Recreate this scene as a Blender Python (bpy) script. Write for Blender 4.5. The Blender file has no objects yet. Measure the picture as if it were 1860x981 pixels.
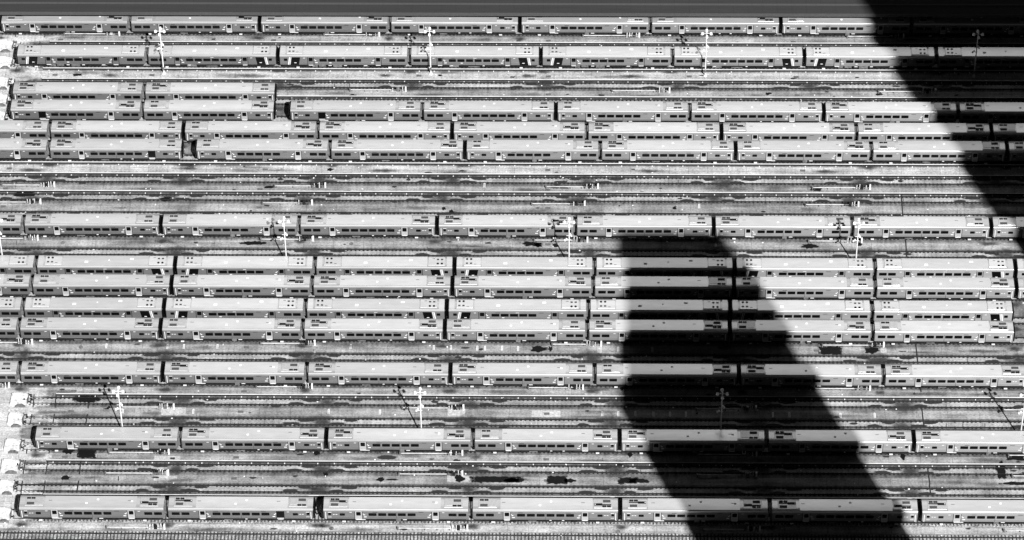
import bpy, bmesh, math, random
from mathutils import Vector, Matrix

R = math.radians
sc = bpy.context.scene
col = sc.collection

# ------------------------------------------------------------------ camera
CAM_E, CAM_F, CAM_H, CAM_YAW, CAM_ROLL = 0.7761827675, 6560.1967, 471.2893377, -0.0233597, -0.0128301
_ce, _se = math.cos(CAM_E), math.sin(CAM_E)
FW = Vector((math.sin(CAM_YAW) * _ce, math.cos(CAM_YAW) * _ce, -_se))
_r = Vector((math.cos(CAM_YAW), -math.sin(CAM_YAW), 0))
_u = _r.cross(FW)
RT = math.cos(CAM_ROLL) * _r + math.sin(CAM_ROLL) * _u
UP = -math.sin(CAM_ROLL) * _r + math.cos(CAM_ROLL) * _u
CP = Vector((0, -CAM_H / math.tan(CAM_E), CAM_H))
cd = bpy.data.cameras.new('camera')
cam = bpy.data.objects.new('camera', cd)
col.objects.link(cam)
cam.matrix_world = Matrix(((RT.x, UP.x, -FW.x, CP.x), (RT.y, UP.y, -FW.y, CP.y), (RT.z, UP.z, -FW.z, CP.z), (0, 0, 0, 1)))
cd.sensor_width = 36
cd.lens = CAM_F / 1860 * 36
cd.clip_start = 1
cd.clip_end = 6000
sc.camera = cam


def at(px, py, z=0.0):
    d = FW * CAM_F + RT * (px - 930) - UP * (py - 490.5)
    t = (z - CP.z) / d.z
    return CP + d * t


# ------------------------------------------------------------------ light
SUN_EL, SUN_AZ = 43.2, 22.2          # the sun stands behind the camera, a little to the right
w = bpy.data.worlds.new('World')
sc.world = w
w.use_nodes = True
nt = w.node_tree
N_, L_ = nt.nodes, nt.links
bg = N_['Background']
bg.inputs[1].default_value = 0.05
sky = N_.new('ShaderNodeTexSky')
sky.sky_type = 'NISHITA'
sky.sun_disc = False
sky.sun_elevation = R(SUN_EL)
sky.sun_rotation = R(180 - SUN_AZ)
sky.altitude = 500
sky.air_density = 0.15
sky.dust_density = 0.0
sky.ozone_density = 2.0
# black and white film behind a red filter: only the red of the sky counts
sep = N_.new('ShaderNodeSeparateColor')
L_.new(sky.outputs[0], sep.inputs[0])
# added bright patch in the northern sky, for shaded roofs to reflect
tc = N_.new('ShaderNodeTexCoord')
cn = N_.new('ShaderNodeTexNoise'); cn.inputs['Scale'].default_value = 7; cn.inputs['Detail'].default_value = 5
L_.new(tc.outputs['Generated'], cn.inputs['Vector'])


def sky_glow(centre, sx, sy, sz, strength):
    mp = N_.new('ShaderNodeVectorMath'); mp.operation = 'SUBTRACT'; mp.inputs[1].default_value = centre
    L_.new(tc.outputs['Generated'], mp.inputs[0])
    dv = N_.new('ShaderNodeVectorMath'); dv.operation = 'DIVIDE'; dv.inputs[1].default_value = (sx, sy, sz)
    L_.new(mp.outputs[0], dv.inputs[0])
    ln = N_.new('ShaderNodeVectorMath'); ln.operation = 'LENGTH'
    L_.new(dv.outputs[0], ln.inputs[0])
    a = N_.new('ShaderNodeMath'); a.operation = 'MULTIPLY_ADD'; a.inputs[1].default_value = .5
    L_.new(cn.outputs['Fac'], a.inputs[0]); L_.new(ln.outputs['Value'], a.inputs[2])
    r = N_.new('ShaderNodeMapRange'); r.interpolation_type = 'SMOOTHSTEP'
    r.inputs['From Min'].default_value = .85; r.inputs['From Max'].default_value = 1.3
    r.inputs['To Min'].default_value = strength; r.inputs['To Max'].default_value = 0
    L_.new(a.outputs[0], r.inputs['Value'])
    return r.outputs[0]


c1 = sky_glow((.02, .70, .70), .30, .26, .19, 13)
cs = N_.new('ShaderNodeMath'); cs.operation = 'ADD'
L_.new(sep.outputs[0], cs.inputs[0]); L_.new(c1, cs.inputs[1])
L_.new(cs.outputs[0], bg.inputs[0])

sl = bpy.data.lights.new('sun', 'SUN')
sl.energy = 5.0
sl.angle = R(0.53)
sl.color = (1, 1, 1)
sun = bpy.data.objects.new('sun', sl)
col.objects.link(sun)
_sd = Vector((math.sin(R(SUN_AZ)) * math.cos(R(SUN_EL)), -math.cos(R(SUN_AZ)) * math.cos(R(SUN_EL)), math.sin(R(SUN_EL))))
sun.rotation_euler = _sd.to_track_quat('Z', 'Y').to_euler()
sun.location = _sd * 400
sc.view_settings.view_transform = 'Standard'
sc.view_settings.look = 'None'
sc.view_settings.exposure = 0.6
sc.view_settings.gamma = 1
sc.cycles.max_bounces = 6
sc.cycles.use_denoising = True

rnd = random.Random(11)


# ------------------------------------------------------------------ materials
def newmat(name):
    m = bpy.data.materials.new(name)
    m.use_nodes = True
    return m, m.node_tree.nodes, m.node_tree.links, m.node_tree.nodes['Principled BSDF']


def g3(v):
    return (v, v, v, 1)


def paint(name, v, rough=.5, metal=0, var=.12, scale=3.0, spec=.5, aniso=0):
    m, N, L, b = newmat(name)
    g = N.new('ShaderNodeNewGeometry')
    n = N.new('ShaderNodeTexNoise'); n.inputs['Scale'].default_value = scale; n.inputs['Detail'].default_value = 6
    L.new(g.outputs['Position'], n.inputs['Vector'])
    r = N.new('ShaderNodeMapRange')
    r.inputs['From Min'].default_value = .3; r.inputs['From Max'].default_value = .7
    r.inputs['To Min'].default_value = v * (1 - var); r.inputs['To Max'].default_value = v * (1 + var)
    L.new(n.outputs['Fac'], r.inputs['Value'])
    L.new(r.outputs[0], b.inputs['Base Color'])
    b.inputs['Roughness'].default_value = rough
    b.inputs['Metallic'].default_value = metal
    b.inputs['Specular IOR Level'].default_value = spec
    if aniso:
        b.inputs['Anisotropic'].default_value = aniso
        t = N.new('ShaderNodeTangent'); t.direction_type = 'RADIAL'; t.axis = 'X'
        L.new(t.outputs[0], b.inputs['Tangent'])
    return m


def streaked(name, v, rough, metal, var=.10, spec=.5, aniso=0, sx=.25, sy=3.0):
    """sheet metal with faint dirt streaks along the car"""
    m, N, L, b = newmat(name)
    g = N.new('ShaderNodeNewGeometry')
    mp = N.new('ShaderNodeMapping'); mp.inputs['Scale'].default_value = (sx, sy, sy)
    L.new(g.outputs['Position'], mp.inputs['Vector'])
    n = N.new('ShaderNodeTexNoise'); n.inputs['Scale'].default_value = 1.4; n.inputs['Detail'].default_value = 6
    L.new(mp.outputs[0], n.inputs['Vector'])
    o = N.new('ShaderNodeObjectInfo')
    r = N.new('ShaderNodeMapRange')
    r.inputs['From Min'].default_value = .3; r.inputs['From Max'].default_value = .7
    r.inputs['To Min'].default_value = v * (1 - var); r.inputs['To Max'].default_value = v * (1 + var)
    L.new(n.outputs['Fac'], r.inputs['Value'])
    k = N.new('ShaderNodeMapRange'); k.inputs['To Min'].default_value = .88; k.inputs['To Max'].default_value = 1.05
    L.new(o.outputs['Random'], k.inputs['Value'])
    mu = N.new('ShaderNodeMath'); mu.operation = 'MULTIPLY'
    L.new(r.outputs[0], mu.inputs[0]); L.new(k.outputs[0], mu.inputs[1])
    L.new(mu.outputs[0], b.inputs['Base Color'])
    b.inputs['Roughness'].default_value = rough
    b.inputs['Metallic'].default_value = metal
    b.inputs['Specular IOR Level'].default_value = spec
    if aniso:
        b.inputs['Anisotropic'].default_value = aniso
        t = N.new('ShaderNodeTangent'); t.direction_type = 'RADIAL'; t.axis = 'X'
        L.new(t.outputs[0], b.inputs['Tangent'])
    return m


def concrete(name, v, joints=0.0, drib=.35, streak=.28, blot=.30, jy=0.0):
    """weathered concrete: long streaks, blotches, grain, dribbles across, slab joints"""
    m, N, L, b = newmat(name)
    g = N.new('ShaderNodeNewGeometry')

    def noise(sx, sy, scale, det, lo, hi, a, c):
        mp = N.new('ShaderNodeMapping'); mp.inputs['Scale'].default_value = (sx, sy, 1)
        L.new(g.outputs['Position'], mp.inputs['Vector'])
        n = N.new('ShaderNodeTexNoise'); n.inputs['Scale'].default_value = scale; n.inputs['Detail'].default_value = det
        L.new(mp.outputs[0], n.inputs['Vector'])
        r = N.new('ShaderNodeMapRange')
        r.inputs['From Min'].default_value = lo; r.inputs['From Max'].default_value = hi
        r.inputs['To Min'].default_value = a; r.inputs['To Max'].default_value = c
        L.new(n.outputs['Fac'], r.inputs['Value'])
        return r.outputs[0]

    def mul(x, y):
        k = N.new('ShaderNodeMath'); k.operation = 'MULTIPLY'
        L.new(x, k.inputs[0])
        if isinstance(y, float):
            k.inputs[1].default_value = y
        else:
            L.new(y, k.inputs[1])
        return k.outputs[0]

    f = noise(.07, 1.1, 1.0, 5, .35, .65, 1 - streak, 1 + streak * .5)
    f = mul(f, noise(.16, .22, 1.0, 6, .36, .62, 1 - blot, 1 + blot * .3))
    f = mul(f, noise(1.3, .22, 1.0, 4, .36, .56, 1 - drib, 1.05))
    f = mul(f, noise(.7, 1, 4.0, 7, .32, .68, .70, 1.28))
    f = mul(f, noise(1, 1, 1.3, 3, .27, .36, .55, 1.0))
    if joints:
        sx = N.new('ShaderNodeSeparateXYZ'); L.new(g.outputs['Position'], sx.inputs[0])
        for ax, per, wd in ((0, joints, .05), (1, jy, .045)):
            if not per:
                continue
            md = N.new('ShaderNodeMath'); md.operation = 'PINGPONG'; md.inputs[1].default_value = per / 2
            L.new(sx.outputs[ax], md.inputs[0])
            lt = N.new('ShaderNodeMapRange')
            lt.inputs['From Min'].default_value = wd * .5; lt.inputs['From Max'].default_value = wd
            lt.inputs['To Min'].default_value = .55; lt.inputs['To Max'].default_value = 1
            L.new(md.outputs[0], lt.inputs['Value'])
            f = mul(f, lt.outputs[0])
    f = mul(f, v)
    L.new(f, b.inputs['Base Color'])
    b.inputs['Roughness'].default_value = .85
    b.inputs['Specular IOR Level'].default_value = .25
    bp = N.new('ShaderNodeBump'); bp.inputs['Strength'].default_value = .25; bp.inputs['Distance'].default_value = .03
    L.new(f, bp.inputs['Height'])
    L.new(bp.outputs[0], b.inputs['Normal'])
    return m


def gravel(name, v):
    m, N, L, b = newmat(name)
    g = N.new('ShaderNodeNewGeometry')
    vo = N.new('ShaderNodeTexVoronoi'); vo.inputs['Scale'].default_value = 7
    L.new(g.outputs['Position'], vo.inputs['Vector'])
    n = N.new('ShaderNodeTexNoise'); n.inputs['Scale'].default_value = .5; n.inputs['Detail'].default_value = 8
    L.new(g.outputs['Position'], n.inputs['Vector'])
    s = N.new('ShaderNodeSeparateColor'); L.new(vo.outputs['Color'], s.inputs[0])
    r = N.new('ShaderNodeMapRange'); r.inputs['To Min'].default_value = v * .35; r.inputs['To Max'].default_value = v * 1.6
    L.new(s.outputs[0], r.inputs['Value'])
    k = N.new('ShaderNodeMapRange'); k.inputs['From Min'].default_value = .3; k.inputs['From Max'].default_value = .7
    k.inputs['To Min'].default_value = .6; k.inputs['To Max'].default_value = 1.3
    L.new(n.outputs['Fac'], k.inputs['Value'])
    mu = N.new('ShaderNodeMath'); mu.operation = 'MULTIPLY'
    L.new(r.outputs[0], mu.inputs[0]); L.new(k.outputs[0], mu.inputs[1])
    L.new(mu.outputs[0], b.inputs['Base Color'])
    b.inputs['Roughness'].default_value = .95
    bp = N.new('ShaderNodeBump'); bp.inputs['Distance'].default_value = .08
    L.new(vo.outputs['Distance'], bp.inputs['Height']); L.new(bp.outputs[0], b.inputs['Normal'])
    return m


def stainmat(name, v, soft=False, dens=.9, fray=.6, fs=2.2):
    """an oil or water mark lying on the concrete; the edge frays out"""
    m, N, L, b = newmat(name)
    b.inputs['Base Color'].default_value = g3(v)
    b.inputs['Roughness'].default_value = .55
    b.inputs['Specular IOR Level'].default_value = .12
    out = N['Material Output']
    tr = N.new('ShaderNodeBsdfTransparent')
    mx = N.new('ShaderNodeMixShader')
    L.new(tr.outputs[0], mx.inputs[1]); L.new(b.outputs[0], mx.inputs[2]); L.new(mx.outputs[0], out.inputs['Surface'])
    uv = N.new('ShaderNodeUVMap')
    ln = N.new('ShaderNodeVectorMath'); ln.operation = 'LENGTH'
    L.new(uv.outputs[0], ln.inputs[0])
    g = N.new('ShaderNodeNewGeometry')
    n = N.new('ShaderNodeTexNoise'); n.inputs['Scale'].default_value = .8 if soft else fs; n.inputs['Detail'].default_value = 6
    L.new(g.outputs['Position'], n.inputs['Vector'])
    a = N.new('ShaderNodeMath'); a.operation = 'MULTIPLY_ADD'; a.inputs[1].default_value = .9 if soft else fray
    L.new(n.outputs['Fac'], a.inputs[0]); L.new(ln.outputs['Value'], a.inputs[2])
    r = N.new('ShaderNodeMapRange'); r.interpolation_type = 'SMOOTHSTEP'
    r.inputs['From Min'].default_value = .35 if soft else 1.0
    r.inputs['From Max'].default_value = 1.35 if soft else 1.2
    r.inputs['To Min'].default_value = dens; r.inputs['To Max'].default_value = 0
    L.new(a.outputs[0], r.inputs['Value'])
    L.new(r.outputs[0], mx.inputs[0])
    return m


M = {}
M['steel'] = streaked('stainless_steel', .255, .55, .85, .10, aniso=.85)
M['steel9'] = streaked('stainless_steel_matt', .25, .55, .85, .10, aniso=.85)
M['roof'] = streaked('roof_metal', .60, .26, .55, .12)
M['roofl'] = streaked('roof_cover_metal', .70, .24, .55, .07, sy=1.2)
M['panel'] = paint('equipment_cover', .58, .34, .5, .10)
M['door'] = paint('door_paint', .42, .4, .1, .08)
M['black'] = paint('black_paint', .004, .3, 0, .3, spec=.2)
M['glass'] = paint('dark_glass', .004, .10, 0, .2, spec=.15)
M['dark'] = paint('underframe_dirt', .012, .8, 0, .6, 2.0, spec=.2)
M['mid'] = paint('grey_equipment', .16, .6, .2, .5, 2.0)
M['vent'] = paint('vent_grille', .07, .6, .0, .3, 9.0, spec=.2)
M['bar'] = paint('dark_duct', .01, .5, .0, .4, 4.0, spec=.2)
M['white'] = paint('white_paint', .82, .5, 0, .05)
M['wlight'] = paint('galvanised_white', .75, .45, 0, .08)
M['pipe'] = paint('pipe_paint', .55, .5, 0, .25, 1.2)
M['rail'] = paint('rusty_rail', .03, .6, .2, .35, 3.0, spec=.2)
M['plate'] = paint('fastening_iron', .02, .8, 0, .4, spec=.2)
M['cover'] = paint('cover_board', .62, .6, 0, .12, 1.0)
M['rubber'] = paint('third_rail_iron', .015, .7, 0, .4)
M['buffer'] = paint('whitewashed_concrete', .60, .8, 0, .35, 1.6)
M['tie'] = paint('timber_tie', .06, .9, 0, .9, .9)
M['grate'] = paint('drain_iron', .10, .7, 0, .4, 8.0)
M['shed'] = streaked('shed_roof_sheet', .036, .8, .0, .10, spec=.15, sx=.06, sy=1.5)
M['trim'] = paint('shed_trim', .07, .7, 0, .1, spec=.2)
M['ground'] = concrete('yard_concrete', .21, 0, .36, .30, .40)
M['slab'] = concrete('track_slab', .38, 6.1, .18, .26, .34)
M['walk'] = concrete('walkway_concrete', .32, 5.6, .12, .30, .34, 0)
M['walkl'] = concrete('light_walkway', .45, 3.7, .08, .26, .30, 1.35)
M['apron'] = concrete('apron_concrete', .47, 7.0, .10, .16, .22, 4.5)
M['bed'] = concrete('dirty_bed', .15, 0, .45, .25, .25)
M['pad'] = concrete('fresh_concrete', .46, 0, .08, .10, .12)
M['patch'] = concrete('old_patch', .20, 0, .12, .15, .2)
M['gravel'] = gravel('ballast', .33)
M['oil'] = stainmat('oil_mark', .035, dens=.9, fray=.4, fs=2.6)
M['wet'] = stainmat('wet_mark', .008, dens=.97, fray=.75, fs=1.5)
M['faint'] = stainmat('faint_dirt', .08, soft=True, dens=.5)
M['grime'] = stainmat('grime', .045, soft=True, dens=.88)
M['tower'] = paint('tower_stone', .3, .7, 0, .1)
M['tglass'] = paint('tower_glass', .04, .08, 0, .2, spec=.8)


# ------------------------------------------------------------------ mesh helpers
class MB:
    def __init__(s):
        s.v, s.f, s.uv = [], [], {}

    def quad(s, *p):
        i = len(s.v); s.v += [tuple(q) for q in p]; s.f.append(tuple(range(i, i + len(p))))
        return s

    def box(s, x0, x1, y0, y1, z0, z1, sk=0.0):
        i = len(s.v)
        s.v += [(x0 + sk, y0, z0), (x1 + sk, y0, z0), (x1 + sk, y1, z0), (x0 + sk, y1, z0), (x0, y0, z1), (x1, y0, z1), (x1, y1, z1), (x0, y1, z1)]
        for a in ((0, 3, 2, 1), (4, 5, 6, 7), (0, 1, 5, 4), (1, 2, 6, 5), (2, 3, 7, 6), (3, 0, 4, 7)):
            s.f.append(tuple(i + k for k in a))
        return s

    def cbox(s, x0, x1, y0, y1, z0, z1, c):
        """box with chamfered top edges"""
        i = len(s.v)
        s.v += [(x0, y0, z0), (x1, y0, z0), (x1, y1, z0), (x0, y1, z0), (x0, y0, z1 - c), (x1, y0, z1 - c), (x1, y1, z1 - c), (x0, y1, z1 - c),
                (x0 + c, y0 + c, z1), (x1 - c, y0 + c, z1), (x1 - c, y1 - c, z1), (x0 + c, y1 - c, z1)]
        for a in ((0, 3, 2, 1), (8, 9, 10, 11), (0, 1, 5, 4), (1, 2, 6, 5), (2, 3, 7, 6), (3, 0, 4, 7), (4, 5, 9, 8), (5, 6, 10, 9), (6, 7, 11, 10), (7, 4, 8, 11)):
            s.f.append(tuple(i + k for k in a))
        return s

    def cyl(s, p, q, r, n=8, r2=None):
        p, q = Vector(p), Vector(q)
        r2 = r if r2 is None else r2
        d = (q - p).normalized()
        a = d.orthogonal().normalized(); b = d.cross(a)
        i = len(s.v)
        for c, rr in ((p, r), (q, r2)):
            for k in range(n):
                t = 2 * math.pi * k / n
                s.v.append(tuple(c + (a * math.cos(t) + b * math.sin(t)) * rr))
        for k in range(n):
            s.f.append((i + k, i + (k + 1) % n, i + n + (k + 1) % n, i + n + k))
        s.f.append(tuple(i + k for k in reversed(range(n)))); s.f.append(tuple(i + n + k for k in range(n)))
        return s

    def prism(s, poly, axis, a, b):
        """poly of 2d points swept along axis from a to b"""
        def P(u, v, t):
            return (t, u, v) if axis == 'x' else ((u, t, v) if axis == 'y' else (u, v, t))
        i = len(s.v); n = len(poly)
        s.v += [P(u, v, a) for u, v in poly] + [P(u, v, b) for u, v in poly]
        for k in range(n):
            s.f.append((i + k, i + (k + 1) % n, i + n + (k + 1) % n, i + n + k))
        s.f.append(tuple(i + k for k in reversed(range(n)))); s.f.append(tuple(i + n + k for k in range(n)))
        return s

    def mesh(s, name, m):
        me = bpy.data.meshes.new(name)
        me.from_pydata(s.v, [], s.f)
        me.materials.append(m)
        bm = bmesh.new(); bm.from_mesh(me)
        bmesh.ops.recalc_face_normals(bm, faces=bm.faces)
        bm.to_mesh(me); bm.free()
        return me

    def build(s, name, m, parent=None, loc=None):
        o = bpy.data.objects.new(name, s.mesh(name, m))
        col.objects.link(o)
        if parent:
            o.parent = parent
        if loc is not None:
            o.location = loc
        return o


def tag(o, label=None, cat=None, group=None, kind=None):
    for k, v in (('label', label), ('category', cat), ('group', group), ('kind', kind)):
        if v:
            o[k] = v
    return o


def empty(name, loc=(0, 0, 0)):
    o = bpy.data.objects.new(name, None)
    o.empty_display_size = .5
    col.objects.link(o)
    o.location = loc
    return o


KIDS = {}


def kids(o):
    if o.name not in KIDS:
        KIDS[o.name] = list(o.children)
    return KIDS[o.name]


def dup(o, parent=None):
    c = o.copy(); col.objects.link(c); c.parent = parent
    for ch in kids(o):
        dup(ch, c)
    return c


def struct(name, mb, m):
    return tag(mb.build(name, m), kind='structure')


ORD = ['first', 'second', 'third', 'fourth', 'fifth', 'sixth', 'seventh', 'eighth', 'ninth', 'tenth', 'eleventh']


def nth(i, n):
    if i == 0:
        return 'leftmost'
    if i == n - 1:
        return 'rightmost'
    return ORD[i] + ' from left'


X0, X1 = -150.0, 130.0

# ------------------------------------------------------------------ ground
struct('ground', MB().quad((-900, -900, 0), (900, -900, 0), (900, 900, 0), (-900, 900, 0)), M['ground'])

# track centre lines, from north to south: (y, x of the left end, kind)
TR = {'A': 67.65, 'A2': 62.77, 'B': 57.73, 'T3': 51.60, 'C': 46.67, 'D': 41.55, 'E': 35.50, 'F': 30.37, 'T7': 24.33, 'T8': 19.30, 'G2': 14.38,
      'G': 9.37, 'T10': 4.36, 'H': -1.86, 'I': -6.83, 'J': -12.92, 'K': -18.07, 'T15': -22.93, 'L': -29.2, 'T17': -34.12, 'T18': -39.03,
      'M': -45.37, 'T19': -50.24, 'T20': -55.2, 'N': -61.73, 'Z': -66.55}
# right end (pixel x) of the buffer stops where the photograph shows them
BUF = {'A2': (-6, 27, 84), 'B': (-6, 26, 113), 'T3': (-6, 19, 150), 'C': (-9, 18, 176), 'D': (-9, 13, 211), 'T17': (20, 55, 725), 'T18': (13.5, 46, 762),
       'M': (8, 42, 808), 'T19': (2, 40, 846), 'T20': (-3, 30, 884), 'N': (-8, 24, 934)}


def xend(k):
    if k in BUF:
        return at(BUF[k][1], BUF[k][2], 0.3).x
    return X0


def strip(name, y0, y1, m, z, x0=X0, x1=X1, h=0.0):
    mb = MB()
    if h:
        mb.box(x0, x1, y0, y1, -.2, h)
    else:
        mb.quad((x0, y0, z), (x1, y0, z), (x1, y1, z), (x0, y1, z))
    return struct(name, mb, m)


for k, y in TR.items():
    if k in ('N', 'Z'):
        continue
    strip('track_bed', y - 1.45, y + 1.35, M['bed'], .004)
    strip('track_slab', y - .64, y + .55, M['slab'], .008)
strip('ballast_bed', -63.3, -58.6, M['gravel'], .006)
strip('ballast_bed', -80, -65.15, M['gravel'], .006)
for a, b, m in ((64.35, 66.2, 'walk'), (53.25, 55.55, 'walkl'), (48.2, 50.0, 'walk'), (26.0, 28.25, 'walkl'), (20.95, 22.5, 'walk'),
                (15.5, 17.45, 'walk'), (5.75, 7.5, 'walk'), (-21.65, -19.85, 'walk'), (-32.3, -30.75, 'walk'), (-37.7, -35.8, 'walk'),
                (-48.4, -46.9, 'walk'), (-53.9, -52.1, 'walk'), (-65.0, -63.4, 'walkl')):
    strip('walkway', a, b, M[m], 0, h=.05)

# bright apron past the ends of the tracks, fading out between the rails
def apronmat(name, xe):
    m = concrete(name, .50, 7.0, .10, .16, .22, 4.5)
    N, L = m.node_tree.nodes, m.node_tree.links
    b = N['Principled BSDF']
    g = N.new('ShaderNodeNewGeometry')
    sp = N.new('ShaderNodeSeparateXYZ'); L.new(g.outputs['Position'], sp.inputs[0])
    mp = N.new('ShaderNodeMapping'); mp.inputs['Scale'].default_value = (.18, .45, 1)
    L.new(g.outputs['Position'], mp.inputs['Vector'])
    n = N.new('ShaderNodeTexNoise'); n.inputs['Scale'].default_value = 1; n.inputs['Detail'].default_value = 7
    L.new(mp.outputs[0], n.inputs['Vector'])
    a = N.new('ShaderNodeMath'); a.operation = 'MULTIPLY_ADD'; a.inputs[1].default_value = 26
    L.new(n.outputs['Fac'], a.inputs[0]); L.new(sp.outputs[0], a.inputs[2])
    r = N.new('ShaderNodeMapRange'); r.interpolation_type = 'SMOOTHSTEP'
    r.inputs['From Min'].default_value = xe + 12; r.inputs['From Max'].default_value = xe + 15
    r.inputs['To Min'].default_value = 1; r.inputs['To Max'].default_value = 0
    L.new(a.outputs[0], r.inputs['Value'])
    tr = N.new('ShaderNodeBsdfTransparent'); mx = N.new('ShaderNodeMixShader')
    L.new(r.outputs[0], mx.inputs[0]); L.new(tr.outputs[0], mx.inputs[1]); L.new(b.outputs[0], mx.inputs[2])
    L.new(mx.outputs[0], N['Material Output'].inputs['Surface'])
    return m


for ya, yb, xe in ((39.0, 66.2, -106.5), (-65.0, -31.0, -95.5)):
    x9 = xe + 14
    struct('apron', MB().quad((-170, ya, .055), (x9, ya, .055), (x9, yb, .055), (-170, yb, .055)), apronmat('apron_concrete', xe))

# ------------------------------------------------------------------ tracks
rail_prof = [(-.13, 0), (.13, 0), (.13, .02), (.02, .04), (.02, .13), (.037, .14), (.037, .175), (-.037, .175), (-.037, .14), (-.02, .13), (-.02, .04), (-.13, .02)]
HALF = .7525
TRN = {'A': 'the top train', 'A2': 'the empty track above the black-banded top train', 'B': 'the black-banded train second from top', 'T3': 'the open track below the black-banded second train',
       'C': 'the upper two-car train', 'D': 'the lower two-car train', 'E': 'the fifth train row', 'F': 'the sixth train row', 'T7': 'the upper of two open central tracks',
       'T8': 'the lower of two open central tracks', 'G2': 'the track hidden just above the seventh train', 'G': 'the seventh train row', 'T10': 'the open track between seventh and eighth trains',
       'H': 'the eighth train row', 'I': 'the ninth train row', 'J': 'the tenth train row', 'K': 'the eleventh train row', 'T15': 'the open track between eleventh and twelfth trains',
       'L': 'the twelfth train row', 'T17': 'the upper open track below the twelfth train', 'T18': 'the open track just above the thirteenth train', 'M': 'the thirteenth train row',
       'T19': 'the upper open track below the thirteenth train', 'T20': 'the open track just above the bottom train', 'N': 'the bottom train', 'Z': 'the bottom edge of the picture'}
FAST = {}
for k, y in TR.items():
    xs = xend(k)
    open_ = k in ('A2', 'T3', 'T7', 'T8', 'G2', 'T10', 'T15', 'T17', 'T18', 'T19', 'T20')
    if k == 'Z':
        lab = 'timber-tied railway track in ballast along the bottom edge of the picture'
    elif open_:
        lab = 'pair of rusty rails, ' + TRN[k]
    else:
        lab = 'pair of rusty rails under ' + TRN[k]
    t = tag(empty('railway_track', (xs, y, .008)), lab, 'railway track', 'railway tracks of the yard')
    ln = X1 - xs
    for s in (-1, 1):
        MB().prism([(u + s * HALF, v) for u, v in rail_prof], 'x', 0, ln).build('rail', M['rail'], t)
    if k in ('N', 'Z'):
        first = None
        rest = MB()
        n = int(ln / .62)
        vis = [i for i in range(n)]
        lo = 110 if k == 'N' else 90
        for i in range(n):
            a = rnd.uniform(-.02, .02); e0 = rnd.uniform(-.08, .08)
            if lo <= i < lo + 100:
                o = MB().cbox(-.13, .13, -1.3 + e0, 1.3 + e0, -.05, .02 + rnd.uniform(0, .02), .02).build('sleeper', M['tie'], t, (i * .62 + a, 0, 0))
            else:
                rest.cbox(i * .62 - .13 + a, i * .62 + .13 + a, -1.3 + e0, 1.3 + e0, -.05, .02 + rnd.uniform(0, .02), .02)
        tag(rest.build('sleepers', M['tie'], t), kind='stuff')
    else:
        fm = MB()
        for i in range(int(ln / .765)):
            if rnd.random() < .06:
                continue
            x = i * .765 + rnd.uniform(-.05, .05)
            for s in (-1, 1):
                wd = rnd.uniform(.14, .2)
                fm.box(x - wd, x + wd, s * HALF - .34, s * HALF - .131, 0, .05)
                fm.box(x - wd * .6, x + wd * .6, s * HALF + .131, s * HALF + .24, 0, .05)
        tag(fm.build('rail_fastenings', M['plate'], t), kind='stuff')

# ------------------------------------------------------------------ third rails
TH = [('A2', 64.0, 90, 76, 'N', 'above the black-banded second train'), ('B', 55.95, 78, 124, 'S', 'along the foot of the black-banded second train'), ('T3', 52.85, 76, 143, 'N', 'above the open track under the second train'),
      ('C', 47.85, -400, 176, 'N', 'beside the upper two-car train'), ('F', 28.62, -400, 296, 'S', 'along the foot of the sixth train row'), ('T7', 25.6, -400, 315, 'N', 'above the upper open central track'),
      ('T8', 20.62, -400, 348, 'N', 'between the two open central tracks'), ('T17', -32.8, 102, 715, 'N', 'on the walkway below the twelfth train'),
      ('T19', -48.95, 84, 836, 'N', 'on the walkway below the thirteenth train'), ('N', -57.1, 78, 898, 'S', 'just above the bottom train')]
for k, y, px, pv, side, lab in TH:
    xs = max(X0, at(px, pv, .4).x) if px > -300 else X0
    t = tag(empty('third_rail', (xs, y, 0)), 'white-boarded third rail running ' + lab, 'third rail', 'third rails beside the tracks')
    ln = X1 - xs
    cb = MB().prism([(-.09, .47), (.09, .47), (.09, .51), (.07, .53), (-.07, .53), (-.09, .51)], 'x', 0, ln).build('cover_board', M['cover'], t)
    MB().box(0, ln, -.11, .05, .08, .46).build('conductor_rail', M['rubber'], t)
    bmh = MB().box(-.06, .06, -.09, .09, 0, .2).box(-.05, .05, .05, .12, .2, .46).box(-.09, .09, -.34, -.10, 0, .09).mesh('bracket', M['wlight'])
    n = int(ln / 2.93)
    for i in range(n):
        o = bpy.data.objects.new('bracket', bmh); col.objects.link(o); o.parent = t
        o.location = (1.2 + i * 2.93, 0, 0)
    if k == 'C' or k == 'N' or k == 'B':
        pass

# ------------------------------------------------------------------ shed at the top
p0, p1 = at(0, 25.4, 5.5), at(1700, 33.0, 5.5)
ys = (p0.y + p1.y) / 2 + .1
sh = tag(empty('engine_shed', (0, ys, 0)), 'long shed with a flat dark grey roof along the top edge', 'shed')
wy = 70.4 - ys
MB().box(X0, X1, wy, 45, 0, 5.6).build('wall', M['mid'], sh)
MB().box(X0 - 1, X1 + 1, 0, 46, 5.62, 6.2).build('roof', M['shed'], sh)
yl = at(700, 6.0, 6.4).y - ys
MB().box(X0 - 1, X1 + 1, yl - .18, yl + .18, 6.2, 6.38).build('roof_ridge', M['trim'], sh)
mb = MB()
for i in range(96):
    x = X0 + 2 + i * 2.9
    mb.box(x - .03, x + .03, .05, 45, 6.2, 6.235)
mb.build('roof_seam', M['shed'], sh)
MB().box(X0 - 1, X1 + 1, -.1, -.003, 5.5, 6.28).build('gutter', M['trim'], sh)

# ------------------------------------------------------------------ towers that throw the two big shadows
SD = Vector((-math.sin(R(SUN_AZ)), math.cos(R(SUN_AZ))))     # direction shadows fall on the ground
SW = Vector((math.cos(R(SUN_AZ)), math.sin(R(SUN_AZ))))      # across it, to the right
TAN = math.tan(R(SUN_EL))


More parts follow.
